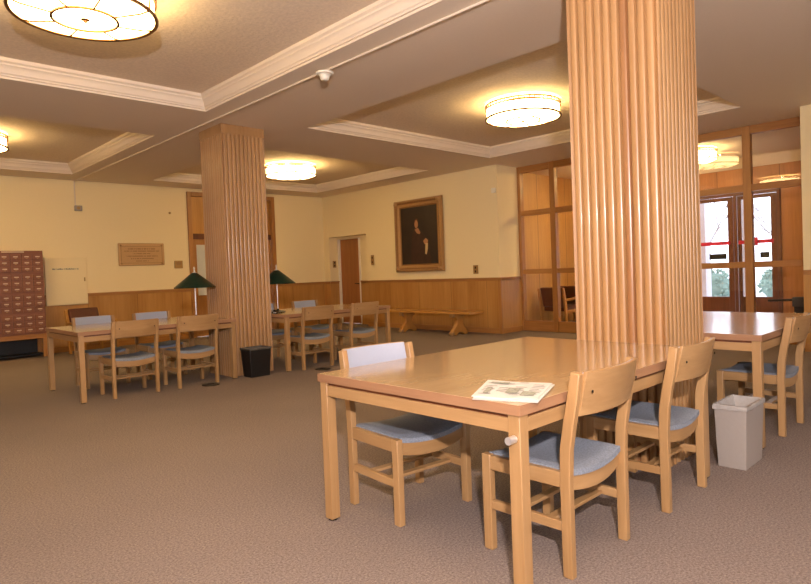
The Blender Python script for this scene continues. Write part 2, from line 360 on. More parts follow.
# ---- glazed partition: one structure with mullions, rails and panes
e = sempty('window_1')
YS = [COR, 6.27, 5.44, 4.61, 3.78, 2.95, CAP]
for i, y in enumerate(YS):
    hw = .055
    y0, y1 = (y-.07, y) if i == 0 else ((y, y+.07) if i == 6 else (y-hw, y+hw))
    MB().box(PX-.06, y0, 0, PX+.05, y1, CE).build('mullion', 'frameZ', e, bevel=.006)
for (z0, z1) in ((0, .20), (1.11, 1.20), (2.24, 2.34), (3.08, CE)):
    for i in range(6):
        ya, yb = YS[i+1]+(.055 if i < 5 else .07), YS[i]-(.055 if i else .07)
        MB().box(PX-.05, ya, z0, PX+.04, yb, z1).build('rail', 'frameY', e, bevel=.005)
for i in range(6):
    ya, yb = YS[i+1]+.05, YS[i]-.05
    for (z0, z1) in ((.19, 1.12), (1.19, 2.25), (2.33, 3.09)):
        MB().box(PX-.004, ya, z0, PX+.004, yb, z1).build('pane', 'glass', e, smooth=False)

# ---- doors
# door in the niche of the right wall
e = sempty('door_1')
MB().box(WB+.31, 11.515, .01, WB+.35, 12.295, 2.14).build('door_leaf', 'doorwood', e)
b = MB().box(WB+.255, 11.46, 0, WB+.36, 11.52, 2.12).box(WB+.255, 12.29, 0, WB+.36, 12.345, 2.12)
b.build('casing', 'white', e, bevel=.003)
b = MB().tube([(WB+.31, 11.59, 1.0), (WB+.25, 11.59, 1.0)], .012).tube([(WB+.25, 11.59, 1.0), (WB+.25, 11.69, 1.0)], .01); b.build('handle', 'dark', e)
# tall wood-framed doorway in the far wall, behind the column
e = sempty('door_2')
for q in ((5.72, WA-.05, 0, 5.81, WA+.15, 3.13), (7.76, WA-.05, 0, 7.85, WA+.15, 3.13)): MB().box(*q).build('door_frame', 'frameZ', e, bevel=.006)
MB().box(5.81, WA-.05, 3.04, 7.76, WA+.15, 3.13).build('door_frame', 'frameX', e, bevel=.006)
MB().box(5.81, WA+.06, 2.24, 7.76, WA+.1, 3.04).build('transom_panel', 'wainZ', e)
MB().box(5.81, WA+.02, 2.12, 7.76, WA+.12, 2.24).build('door_frame', 'darkwood', e)
for x0 in (5.82, 6.79):
    l = MB(); x1 = x0+.96
    l.box(x0, WA+.05, .01, x0+.1, WA+.1, 2.135).box(x1-.1, WA+.05, .01, x1, WA+.1, 2.135).box(x0+.1, WA+.05, .01, x1-.1, WA+.1, .9).box(x0+.1, WA+.05, 2.0, x1-.1, WA+.1, 2.135)
    lf = l.build('door_leaf', 'frameZ', e, bevel=.004)
    MB().box(x0+.1, WA+.07, .9, x1-.1, WA+.08, 2.0).build('pane', 'shadein', lf)
# exterior glazed double door of the vestibule
e = sempty('door_3')
b = MB().box(VX-.03, DY0, 0, VX+.1, DY0+.06, 2.56).box(VX-.03, DY1-.06, 0, VX+.1, DY1, 2.56).box(VX-.03, DY0+.06, 2.48, VX+.1, DY1-.06, 2.56)
b.build('door_frame', 'darkwood', e, bevel=.005)
MB().box(VX-.01, 4.06, 0, VX+.06, 4.12, 2.48).build('door_frame', 'darkwood', e, bevel=.005)
for (y0, y1, la, lb) in ((3.37, 4.05, 3.47, 3.98), (4.13, 4.91, 4.23, 4.80)):
    l = MB().box(VX, y0, .01, VX+.05, la, 2.47).box(VX, lb, .01, VX+.05, y1, 2.47).box(VX, la, .01, VX+.05, lb, .50).box(VX, la, 2.40, VX+.05, lb, 2.47)
    lf = l.build('door_leaf', 'darkwood', e, bevel=.004)
    MB().box(VX+.02, la, .5, VX+.028, lb, 2.40).build('pane', 'glass', lf, smooth=False)
    MB().box(VX-.02, la+.03, 1.25, VX-.004, lb-(.2 if y0 < 4 else .1)-.12, 1.36).build('door_sign', 'black', lf)
    MB().box(VX-.05, la-.05, 1.53, VX-.03, lb+.05, 1.60).box(VX-.03, la-.05, 1.54, VX-.001, la-.02, 1.59).box(VX-.03, lb+.02, 1.54, VX-.001, lb+.05, 1.59).build('push_bar', 'red', lf)
MB().box(VX-.07, 3.68, 1.49, VX-.052, 3.79, 1.65).build('alarm_box', 'red', e)

# ================================================================= OUTSIDE
struct(MB().box(VX, -30, -.12, VX+60, 60, -.02).build('ground', 'concrete'))
col = thing('porch_column', 'pale grey square porch column outside, between the two door glasses', 'column', (VX+1.6, 4.42, -.02), 0, 'porch columns outside')
MB().box(-.16, -.12, .14, .16, .12, 4.2).build('shaft', 'concrete', col); MB().box(-.22, -.18, 0, .22, .18, .14).build('base', 'concrete', col)
dup(col, (VX+1.6, 5.30, -.02), 0, 'pale grey porch column seen at the left edge of the left door glass')
def tree(x, y, h, label, seed):
    rnd = random.Random(seed); b = MB()
    def br(p, d, L, r, lv):
        q = p+d*L; mid = p+d*L*.5+Vector((rnd.uniform(-1, 1), rnd.uniform(-1, 1), 0))*L*.05
        b.tube([p, mid, q], [r, r*.85, r*.65], 5)
        if lv == 0: return
        for _ in range(3):
            nd = (d+Vector((rnd.uniform(-1, 1), rnd.uniform(-1, 1), rnd.uniform(-.2, .7)))*.75).normalized(); br(q-d*L*rnd.uniform(0, .4), nd, L*rnd.uniform(.6, .8), r*.6, lv-1)
    br(Vector((0, 0, 0)), Vector((0, 0, 1)), h*.3, .06, 5)
    o = b.build('bare_tree', 'bark'); o.location = (x, y, -.05); tag(o, label, 'tree', 'bare trees outside the entrance')
tree(VX+8, 7.6, 6, 'bare branching tree seen through the left entrance door glass', 3)
tree(VX+9, 5.4, 6, 'bare branching tree seen through the right entrance door glass', 5)
for i, (x, y, s, lb) in enumerate([(VX+4.6, 6.1, .55, 'dark clipped shrub outside the left entrance door'), (VX+6.2, 5.0, .5, 'pale green shrub outside the right entrance door')]):
    b = MB(); rnd = random.Random(i)
    for _ in range(160):
        a, q = rnd.uniform(0, 2*PI), rnd.uniform(-.3, 1); rr = s*rnd.uniform(.7, 1)
        p = Vector((math.cos(a)*rr*math.sqrt(max(0, 1-q*q)), math.sin(a)*rr*math.sqrt(max(0, 1-q*q)), .45+q*s)); t = Vector((rnd.uniform(-1, 1), rnd.uniform(-1, 1), rnd.uniform(-1, 1))).normalized(); u = t.orthogonal()
        b.tube([p-t*.07, p, p+t*.07], [.004, .045, .004], 5)
    b.lathe([(.001, -.0), (.12, .0), (s*.75, .3), (s*.85, .5), (s*.5, .85), (.001, .9)], 12)
    o = b.build('shrub', 'leaf'); o.location = (x, y, -.02); tag(o, lb, 'shrub', 'shrubs outside the entrance')

# ================================================================= COLUMNS
def column(x0, y0, w, label, dark):
    h = thing('ribbed_column', label, 'column', (x0+w/2, y0+w/2, 0), 0, 'ribbed oak columns')
    N_ = 10; hw = w/2; pitch = (w-.03)/N_; pts = []; mats = []
    def side(s):
        out = [(-hw+.0, -hw)]
        for i in range(N_):
            a = -hw+.015+i*pitch
            for k_ in range(9):
                t = k_/8; out.append((a+pitch*(.04+.92*t), -hw+.020-.024*math.sqrt(max(0, 1-abs(2*t-1)**3.2))))
        return out
    ring = []
    for s in range(4):
        c_, s_ = round(math.cos(s*PI/2)), round(math.sin(s*PI/2))
        for (px, py) in side(s): ring.append((px*c_-py*s_, px*s_+py*c_))
    n = len(ring); b = MB(); vs = [(x, y, z) for z in (0, 3.10) for x, y in ring]
    b.add(vs, [(i, (i+1) % n, n+(i+1) % n, n+i) for i in range(n)])
    per = n//4; b.m = []
    for i in range(n):
        s, j = divmod(i, per); b.m.append(1 if (s, (j-1)//9) in dark and j > 0 else 0)
    b.build('shaft', ['column', 'columndark'], h)
    b = MB().box(-hw-.006, -hw-.006, 3.08, hw+.006, hw+.006, CE); b.build('capital_band', 'column', h, bevel=.004)
    return h
column(3.662, 1.556, .60, 'wide ribbed oak column rising behind the near newspaper table', {(3, 6)})
column(3.718, 7.081, .60, 'ribbed oak column standing by the black wastebasket, farther back', set())

# ================================================================= CEILING LIGHTS
def ceiling_light(x, y, label):
    h = thing('ceiling_light', label, 'ceiling light', (x, y, 0), 0, 'drum ceiling lights'); R = .475; zb, zt = 3.165, 3.345
    MB().lathe([(.001, CT), (R*.55, CT), (R*.55, CT-.03), (.001, CT-.03)], 32, close=False).build('ceiling_plate', 'bronze', h)
    MB().lathe([(R-.012, zb+.01), (R-.012, zt-.035), (R-.018, zt-.035), (R-.018, zb+.01), (R-.012, zb+.01)], 64, close=False).build('drum_glass', 'lampglass', h)
    MB().lathe([(.001, zb-.028), (R*.5, zb-.024), (R*.85, zb-.01), (R-.012, zb+.008), (R-.016, zb+.014), (R*.85, zb-.004), (.001, zb-.022)], 64, close=False).build('bottom_glass', 'lampdish', h)
    rg = MB().lathe([(R-.016, zt), (R+.008, zt), (R+.008, zt-.018), (R-.016, zt-.018), (R-.016, zt)], 64, close=False).lathe([(R-.012, zt-.04), (R+.006, zt-.04), (R+.006, zt-.055), (R-.012, zt-.055), (R-.012, zt-.04)], 64, close=False)
    for i in range(48):
        a = 2*PI*i/48; rg.tube([(R*.994*math.cos(a), R*.994*math.sin(a), zt-.045), (R*.994*math.cos(a), R*.994*math.sin(a), zt-.006)], .007, 5)
    rg.build('gallery_ring', 'bronze', h)
    MB().lathe([(R-.014, zb), (R+.010, zb-.004), (R+.012, zb+.008), (R+.008, zb+.018), (R-.012, zb+.016), (R-.014, zb)], 64, close=False).build('lower_ring', 'bronze', h)
    b = MB()
    for i in range(8):
        a = 2*PI*(i+.5)/8; c_, s_ = math.cos(a), math.sin(a)
        b.tube([(R*c_*.998, R*s_*.998, zb), (R*c_*.998, R*s_*.998, zt-.04)], .007, 6)
        b.tube([(R*.45*c_, R*.45*s_, zb-.027), (R*.85*c_, R*.85*s_, zb-.014), (R*.98*c_, R*.98*s_, zb+.002)], .007, 6)
    b.lathe([(R*.45-.009, zb-.036), (R*.45+.009, zb-.036), (R*.45+.009, zb-.020), (R*.45-.009, zb-.020), (R*.45-.009, zb-.036)], 48, close=False)
    b.build('muntins', 'bronze', h)
    MB().lathe([(.001, zb-.052), (.012, zb-.048), (.014, zb-.038), (.03, zb-.032), (.03, zb-.026), (.001, zb-.026)], 16, close=False).build('finial', 'bronze', h)
    for s_ in (0, 1, 2): MB().tube([(.1*math.cos(s_*2.1), .1*math.sin(s_*2.1), zt-.02), (.1*math.cos(s_*2.1), .1*math.sin(s_*2.1), CT-.02)], .006, 6).build('stem', 'bronze', h)
    for s_ in range(4):
        a = PI/4+s_*PI/2; MB().lathe([(.001, -.04), (.025, -.03), (.038, 0), (.025, .03), (.001, .04)], 14, (.27*math.cos(a), .27*math.sin(a), zt-.025), False).build('bulb', 'bulb', h)
    for s_ in range(3):
        a = s_*2.1; MB().tube([(.1*math.cos(a), .1*math.sin(a), zt-.012), (R*math.cos(a), R*math.sin(a), zt-.008)], .006, 6).build('spider_arm', 'bronze', h)
    return h
L0 = ceiling_light(6.63, 4.58, 'round glowing drum ceiling light in the coffer left of the near column')
dup(L0, (6.62, 9.93, 0), 0, 'round glowing drum ceiling light in the far coffer right of the back column')
dup(L0, (1.455, 4.70, 0), .35, 'large drum ceiling light cropped by the top left picture edge')
dup(L0, (1.53, 10.05, 0), 0, 'drum ceiling light cut by the left picture edge over the card cabinet')
dup(L0, (-3.57, 4.66, 0), 0, 'drum ceiling light out of view at the far left of the room')
dup(L0, (11.6, 5.75, -.17), 0, 'added fill drum light in the vestibule, unseen behind the near column')  # extra lamp added to brighten the vestibule, hidden by the near column
dup(L0, (11.2, 4.28, -.17), 0, 'drum ceiling light in the entrance vestibule behind the glass partition')

# conduit along the beam with the smoke detector
b = MB().tube([(3.55, YMIN+.02, CE-.014), (3.55, WA-.003, CE-.014)], .011, 8)
cdt = tag(b.build('conduit', 'crown'), 'thin painted conduit running along the beam to the far wall', 'conduit')
MB().tube([(3.55, WA-.013, CE-.03), (3.55, WA-.013, 2.73)], .011, 8).build('drop_pipe', 'crown', cdt)
h = thing('smoke_detector', 'round white smoke detector on the beam beside the conduit', 'smoke detector', (3.555, 4.69, CE-.052))
MB().lathe([(.001, .026), (.085, .026), (.085, .01), (.07, .004), (.001, .004)], 24, close=False).build('base', 'white', h)
MB().lathe([(.001, -.05), (.03, -.048), (.042, -.035), (.046, -.01), (.06, .004), (.001, .006)], 24, close=False).build('sensor_head', 'white', h)
h = thing('wall_sensor', 'small grey sensor box high on the far wall above the card cabinet', 'sensor', (3.59, WA, 2.68))
MB().box(-.06, -.05, -.05, .07, 0, .05).build('housing', 'grey', h, bevel=.01); MB().lathe([(.001, 0), (.03, 0), (.03, .01), (.001, .012)], 12, (0, 0, 0), False).build('lens', 'brass', h).rotation_euler = (PI/2, 0, 0); h.children[-1].location = (0, -.05, 0)

# ================================================================= TABLES
TL, TW = 1.85, 1.247
def make_table(loc, label):
    h = thing('library_table', label, 'table', loc, 0, 'long oak library tables')
    MB().box(.004, .004, .712, TL-.004, TW-.004, .75).build('tabletop', 'tabletop', h, bevel=.002)
    for q in ((0, 0, .71, TL, .004, .7495), (0, TW-.004, .71, TL, TW, .7495)): MB().box(*q).build('edge_band', 'edge', h)
    for q in ((0, .004, .71, .004, TW-.004, .7495), (TL-.004, .004, .71, TL, TW-.004, .7495)): MB().box(*q).build('edge_band', 'edgeY', h)
    for ax, q in (('X', (.06, .013, .64, TL-.06, .036, .694)), ('X', (.06, TW-.036, .64, TL-.06, TW-.013, .694)), ('Y', (.013, .06, .64, .036, TW-.06, .694)), ('Y', (TL-.036, .06, .64, TL-.013, TW-.06, .694))):
        MB().box(*q).build('apron', 'oak'+ax, h, bevel=.002)
    MB().box(.022, .022, .68, TL-.022, TW-.022, .712).build('shadow_gap_frame', 'darkwood', h)  # dark colour paints the shadow gap between tabletop edge and apron
    for x in (.036, TL-.036):
        for y in (.036, TW-.036):
            l = MB().box(x-.027, y-.027, .008, x+.027, y+.027, .711).build('leg', 'oakZ', h, bevel=.003)
            MB().lathe([(.024, 0), (.024, .009)], 12, (x, y, 0)).build('glide', 'dark', l)
    return h
T1 = make_table((1.81, 1.307, 0), 'large oak library table in front with a newspaper on its corner')
t2 = dup(T1, (1.915, 6.916, 0), 0, 'oak library table at left with green lamp, nearest the card cabinet'); t2.scale = (.973, 1, 1)
dup(T1, (4.345, 6.78, 0), 0, 'oak library table behind the black wastebasket, before the niche door')
dup(T1, (4.374, 1.237, 0), 0, 'oak library table at right behind the near column, beside grey bin')
tag(MB().tube([(.012, .036, .62), (-.03, .036, .62)], [.015, .015], 12).build('leg_bolt', 'chrome', T1), 'chrome bolt on the near leg', None)

# ================================================================= CHAIRS
def make_chair(loc, rz, label, group):
    h = thing('reading_chair', label, 'chair', loc, rz, group)
    X = .232
    rear = [(-.222, 0), (-.178, 0), (-.176, .40), (-.180, .52), (-.197, .62), (-.222, .74), (-.240, .835), (-.280, .828), (-.264, .72), (-.245, .62), (-.228, .52), (-.222, .40)]
    for s in (-1, 1):
        MB().prism(rear, 'x', s*X-.017, s*X+.017).build('leg', 'oakZ', h, bevel=.004)
        MB().box(s*X-.018, .176, 0, s*X+.018, .222, .428).build('leg', 'oakZ', h, bevel=.004)
        MB().box(s*X-.014, -.175, .362, s*X+.014, .178, .425).build('seat_rail', 'oakY', h, bevel=.003)
        MB().box(s*X-.012, -.176, .185, s*X+.012, .178, .225).build('stretcher', 'oakY', h, bevel=.003)
    for y in (-.085, .075):
        MB().box(-X+.01, y-.02, .188, X-.01, y+.02, .204).build('stretcher', 'oakX', h, bevel=.003)
    def rail(sgn, y0):
        def fn(u, v):
            x = -X+.012+(2*X-.024)*u; c = 1-(x/X)**2
            return (x, y0+sgn*.022*c, .350+.076*v-.03*c), (0, sgn, 0)
        return fn
    MB().sheet(rail(-1, -.190), 14, 2, .02).build('seat_rail', 'oakX', h, bevel=.002)
    MB().sheet(rail(1, .196), 14, 2, .02).build('seat_rail', 'oakX', h, bevel=.002)
    def seat(u, v):
        x = (-1+2*u)*(X-.012); y = -.20+.40*v; c = 1-(x/X)**2; e = min(u, 1-u, v, 1-v)
        return (x, y-.018*c*(1-v)+.018*c*v, .446-.024*c-.012*max(0, 1-e/.06)**2), (0, 0, 1)
    MB().sheet(seat, 20, 12, .024).build('seat', 'fabric', h)
    def back(off, z0, z1, x0):
        def fn(u, v):
            x = (-1+2*u)*x0; z = z0+(z1-z0)*v; c = 1-(x/X)**2
            y = -.236-(z-.66)*.22-.038*c+off
            return (x, y, z-.0*c), (0, 1, .0)
        return fn
    bp = MB().sheet(back(0, .655, .835, X-.015), 18, 4, .016).build('backrest', 'oakX', h, bevel=.002)
    MB().sheet(back(.008, .668, .832, X-.022), 18, 4, .01).build('back_pad', 'padfab', h)
    for s in (-1, 1):
        MB().lathe([(.001, 0), (.006, 0), (.006, .003), (.001, .003)], 10, close=False).build('bolt', 'dark', bp)
        q = bp.children[-1]; q.location = (s*(X-.045), -.240-.027-.018-.038*.36, .755); q.rotation_euler = (PI/2, 0, 0)
    return h
G1 = 'chairs at the near library table'; G2 = 'chairs at the left library table'; G3 = 'chairs at the far middle library table'; G4 = 'chairs at the right library table'
ch = make_chair((2.35, 1.512, 0), 0, 'oak reading chair tucked in at the newspaper corner, back to the camera', G1)
dup(ch, (3.235, 1.495, 0), 0, 'oak reading chair tucked in between the newspaper-corner chair and grey bin', G1)
dup(ch, (2.265, 2.375, 0), PI-.09, 'oak chair with pale blue back pad across the near table', G1)
dup(ch, (2.485, 7.125, 0), 0, 'oak chair on near side of left table, farther from the back column', G2)
dup(ch, (3.19, 7.10, 0), 0, 'oak chair on near side of left table, beside the back column', G2)
dup(ch, (2.49, 8.05, 0), PI, 'blue-backed oak chair across the left table, nearest the card cabinet', G2)
dup(ch, (3.22, 8.05, 0), PI, 'blue-backed oak chair across the left table, behind the green lamp side', G2)
dup(ch, (4.80, 6.94, 0), 0, 'oak chair on near side of far middle table, nearer the black wastebasket', G3)
dup(ch, (5.62, 6.94, 0), 0, 'oak chair on near side of far middle table, nearer the bench', G3)
dup(ch, (4.86, 7.98, 0), PI, 'oak chair across the far middle table, half hidden by the back column', G3)
dup(ch, (5.72, 8.08, 0), PI, 'blue-backed oak chair across the far middle table, before the niche door', G3)
dup(ch, (5.03, 1.44, 0), 0, 'oak chair at the right picture edge, tucked under the right table', G4)
dup(ch, (5.05, 2.28, 0), PI, 'oak chair across the right table, seen in shade under its top', G4)

# ================================================================= THINGS ON THE TABLES
# newspaper
h = thing('newspaper', 'folded newspaper lying on the corner of the near table', 'newspaper', (2.0, 1.49, .7505))
quad = [(2.10, 1.68), (2.19, 1.40), (1.885, 1.275), (1.785, 1.515)]
def P2(u, v, z):
    a, b_, c_, d = [Vector(q) for q in quad]; p = (a*(1-u)+b_*u)*(1-v)+(d*(1-u)+c_*u)*v
    return (p.x-2.0, p.y-1.49, z)
for i, (du, dv, z0) in enumerate([(0, 0, 0), (.02, .015, .004), (-.015, -.01, .0075)]):
    b = MB(); vs = []; nu = 10
    for k_ in range(nu+1):
        u = k_/nu; lift = .0035*math.sin(u*PI*2+i)+.0035
        for v in (0, 1):
            for t in (0, .003): vs.append(P2(u*.97+.015+du, v*.97+.015+dv, z0+t+(lift if i else 0)*.4))
    fs = []
    for k_ in range(nu):
        a = k_*4; c_ = a+4
        fs += [(a, c_, c_+2, a+2), (a+1, a+3, c_+3, c_+1), (a, a+1, c_+1, c_), (a+2, c_+2, c_+3, a+3)]
    fs += [(0, 2, 3, 1), (nu*4, nu*4+1, nu*4+3, nu*4+2)]
    b.add(vs, fs).build('sheet', 'paper', h)
b = MB(); rnd = random.Random(4)
def patch(u0, u1, v0, v1, z=.0148):
    b.add([P2(u0, v0, z), P2(u1, v0, z), P2(u1, v1, z), P2(u0, v1, z), P2(u0, v0, z+.0006), P2(u1, v0, z+.0006), P2(u1, v1, z+.0006), P2(u0, v1, z+.0006)], [(0, 3, 2, 1), (4, 5, 6, 7), (0, 1, 5, 4), (1, 2, 6, 5), (2, 3, 7, 6), (3, 0, 4, 7)])
for i in range(9):
    for cidx in range(4):
        if rnd.random() < .25: continue
        u0 = .06+cidx*.23; patch(u0, u0+rnd.uniform(.12, .19), .1+i*.09, .115+i*.09)
b.build('print_lines', 'ink', h)
for q in ((.44, .62, .46, .74), (.68, .88, .62, .84), (.10, .38, .14, .24), (.12, .2, .5, .8)):
    b = MB(); patch(*q, .0156); b.build('printed_picture', 'inkg', h)
# green lamps
def make_lamp(loc, label):
    h = thing('desk_lamp', label, 'lamp', loc, 0, 'green shaded desk lamps')
    MB().lathe([(.001, 0), (.09, 0), (.092, .012), (.06, .024), (.02, .034), (.014, .05), (.001, .05)], 28, close=False).build('base', 'dark', h)
    MB().tube([(0, 0, .04), (0, 0, .61)], .008, 12).build('stem', 'chrome', h)
    sh = MB().lathe([(.252, .395), (.256, .405), (.14, .500), (.05, .575), (.03, .587), (.03, .580), (.05, .568), (.14, .492), (.250, .398)], 40, close=False).build('lamp_shade', 'green', h)
    MB().lathe([(.248, .396), (.138, .488), (.049, .563), (.045, .558), (.136, .484), (.245, .395)], 40, close=False).build('shade_lining', 'shadein', sh)
    MB().lathe([(.001, .587), (.03, .587), (.012, .60), (.008, .63), (.014, .645), (.006, .66), (.001, .67)], 16, close=False).build('finial', 'chrome', h)
    MB().lathe([(.001, .40), (.026, .405), (.032, .44), (.018, .50), (.016, .56), (.001, .56)], 16, close=False).build('bulb', 'white', h)
    MB().tube([(.08, 0, .012), (.14, .03, .006), (.17, .12, .006), (.12, .2, .006)], .005, 6).build('cord', 'black', h)
    return h
lp = make_lamp((3.46, 7.47, .75), 'green shaded desk lamp on the left table, before the back column')
dup(lp, (4.60, 7.36, .75), 0, 'green shaded desk lamp on the far middle table, right of the back column')
h = thing('stapler', 'small dark stapler beside the lamp on the far middle table', 'stapler', (4.43, 7.12, .75), .5)
MB().box(-.07, -.02, 0, .07, .02, .012).build('base', 'dark', h, bevel=.003); MB().prism([(-.07, .02), (.07, .026), (.075, .04), (-.07, .055)], 'y', -.017, .017).build('arm', 'dark', h, bevel=.004)
MB().box(-.07, -.015, .012, -.045, .015, .03).build('hinge', 'chrome', h)

# ================================================================= BINS
def bin_(name, loc, wx, wy, hgt, mat, label, taper=.015, sag=True):
    h = thing(name, label, 'wastebasket', loc)
    b = MB(); a, c_ = wx/2, wy/2; t = .006
    ring = lambda dx, z: [(-a+dx, -c_+dx, z), (a-dx, -c_+dx, z), (a-dx, c_-dx, z), (-a+dx, c_-dx, z)]
    vs = ring(taper, 0)+ring(0, hgt)+ring(t, hgt)+ring(taper+t, .012)
    fs = [(0, 3, 2, 1), (12, 13, 14, 15)]+[(k_*4+i, k_*4+(i+1) % 4, (k_+1)*4+(i+1) % 4, (k_+1)*4+i) for k_ in range(3) for i in range(4)]
    b.add(vs, fs).build('bin_body', mat, h, bevel=.012 if name == 'tall_wastebasket' else .008)
    b = MB(); vs = []; rnd = random.Random(2); n = 40; lo = .022 if name == 'tall_wastebasket' else .02
    for k_, (d, z) in enumerate([(-.007 if name == 'tall_wastebasket' else -.004, hgt-lo), (-.007, hgt-.006), (-.006, hgt+.006), (.01, hgt+.006), (.016, hgt-.04), (.03, hgt-.14)]):
        for i in range(n):
            t_ = i/n*4; s_, f_ = int(t_), t_-int(t_); co = [(-1, -1), (1, -1), (1, 1), (-1, 1)]; p, q = co[s_], co[(s_+1) % 4]
            x, y = p[0]+(q[0]-p[0])*f_, p[1]+(q[1]-p[1])*f_; j = rnd.uniform(-.002, .004) if k_ in (2, 3) else 0
            jz = rnd.uniform(-.012, .008) *lo/.05 if k_ == 0 else (rnd.uniform(-.01, .01) if k_ > 3 else 0)
            dd = d+(taper*(1-(z/hgt)) if z < hgt else 0)
            vs.append((x*(a-dd-j), y*(c_-dd-j), z+jz))
    fs = [(k_*n+i, k_*n+(i+1) % n, (k_+1)*n+(i+1) % n, (k_+1)*n+i) for k_ in range(5) for i in range(n)]
    b.add(vs, fs).build('bin_liner', 'bag' if name == 'tall_wastebasket' else 'bagdark', h)
    return h
bin_('wastebasket', (3.96, 6.90, 0), .30, .24, .36, 'black', 'black wastebasket with white liner at the foot of the back column', .02)
bin_('tall_wastebasket', (4.035, 1.275, 0), .33, .18, .375, 'grey', 'grey plastic wastebasket with clear liner by the right table leg', .012)
for x, y, lb in ((3.29, 6.80, 'round dark floor outlet cover in the carpet by the left table chairs'), (4.76, 6.58, 'round dark floor outlet cover in the carpet before the far middle table')):
    h = thing('floor_outlet', lb, 'floor outlet', (x, y, 0), 0, 'floor outlet covers')
    MB().lathe([(.001, .001), (.105, .001), (.10, .010), (.001, .012)], 28, close=False).build('cover', 'dark', h)
    MB().lathe([(.001, .010), (.04, .010), (.038, .016), (.001, .016)], 20, close=False).build('cap', 'black', h)

# ================================================================= FAR WALL THINGS
# card catalogue
CX1, CW_, CD = 2.86, .835, .46; CY = WA-CD-.01
h = thing('card_catalog', 'reddish brown card catalogue cabinet of many small drawers', 'cabinet', (CX1-CW_, CY, 0))
MB().box(0, .02, .41, CW_, CD, 1.86).build('body', 'catalog', h, bevel=.004)
b = MB().box(0, .02, .33, CW_, CD, .41)
b.build('base_rail', 'frameX', h, bevel=.003)
for x in (.03, CW_-.03):
    for y in (.05, CD-.03): MB().box(x-.03, y-.03, 0, x+.03, y+.03, .33).build('leg', 'frameZ', h, bevel=.003)
MB().box(.03, CD-.03, .05, CW_-.03, CD-.015, .33).box(.03, .06, .04, CW_-.03, CD-.03, .06).build('stand_shade_panel', 'black', h)  # black sheets added for the shade inside the open stand
MB().box(.22, .004, 1.828, .55, .02, 1.85).build('title_strip', 'label', h)
zr = [1.795-i*.105-(i//3)*.035 for i in range(12)]
for z in zr:
    for c_ in range(5):
        x = .012+c_*.1645
        d = MB().box(x, .0, z-.092, x+.156, .02, z).build('drawer', 'catalog', h, bevel=.003)
        MB().box(x+.045, -.006, z-.048, x+.111, 0, z-.030).build('label_holder', 'label', d)
        MB().box(x+.064, -.018, z-.070, x+.092, 0, z-.060).build('pull', 'brass', d)
# white wall cabinet
h = thing('wall_cabinet', 'flat white wall cabinet with a line of small lettering', 'cabinet', (2.975, WA, .87))
MB().box(0, -.06, 0, .70, 0, .89).build('body', 'wall', h, bevel=.004)
MB().box(.012, -.068, .012, .688, -.06, .878).build('door', 'wall', h, bevel=.003)
b = MB(); x = .12; rnd = random.Random(9)
while x < .56:
    w_ = rnd.choice([.010, .014, .02, .024]); b.box(x, -.071, .655, x+w_, -.068, .675+rnd.choice([0, .006])); x += w_+rnd.choice([.004, .004, .014])
b.build('lettering', 'ink', h)
MB().box(.645, -.080, .43, .665, -.068, .50).build('latch', 'brass', h)
# plaque
h = thing('wall_plaque', 'rectangular bronze plaque with raised lettering on the far wall', 'plaque', (4.73, WA, 1.8))
MB().box(-.455, -.03, -.225, .455, 0, .225).build('plate', 'plaque', h, bevel=.02)
b = MB().box(-.40, -.036, .155, .40, -.03, .163).box(-.40, -.036, -.178, .40, -.03, -.17).box(-.408, -.036, -.178, -.40, -.03, .163).box(.40, -.036, -.178, .408, -.03, .163); b.build('raised_border', 'plaquedk', h)
b = MB(); rnd = random.Random(11)
for i, (wl, hh) in enumerate([(.26, .03), (.34, .022), (.16, .022), (.3, .022), (.22, .022), (.12, .018)]):
    z = .125-i*.05; x = -wl
    while x < wl:
        w_ = rnd.uniform(.012, .024); b.box(x, -.035, z-hh, x+w_, -.03, z); x += w_+rnd.choice([.006, .006, .02])
    b.build('lettering', 'plaquedk', h); b = MB()
for x in (-.38, .38):
    for z in (-.17, .17):
        o = MB().lathe([(.001, .012), (.012, .01), (.02, 0), (.001, 0)], 12, close=False).build('screw', 'plaquedk', h); o.location = (x*1.06, -.03, z*1.06); o.rotation_euler = (PI/2, 0, 0)
# thermostat and small knob
h = thing('thermostat', 'small square bronze thermostat plate beside the doorway behind the column', 'thermostat', (5.48, WA, 1.58))
MB().box(-.085, -.03, -.08, .085, 0, .08).build('cover', 'brass', h, bevel=.006); MB().box(-.05, -.036, -.01, .05, -.03, .05).build('grille', 'plaquedk', h)
tag(MB().lathe([(.001, .02), (.02, .015), (.025, 0), (.001, 0)], 12, close=False).build('wall_hook', 'brass'), 'tiny round wall hook high above the thermostat', 'hook')
o = bpy.data.objects['wall_hook']; o.location = (5.35, WA, 2.66); o.rotation_euler = (PI/2, 0, 0)
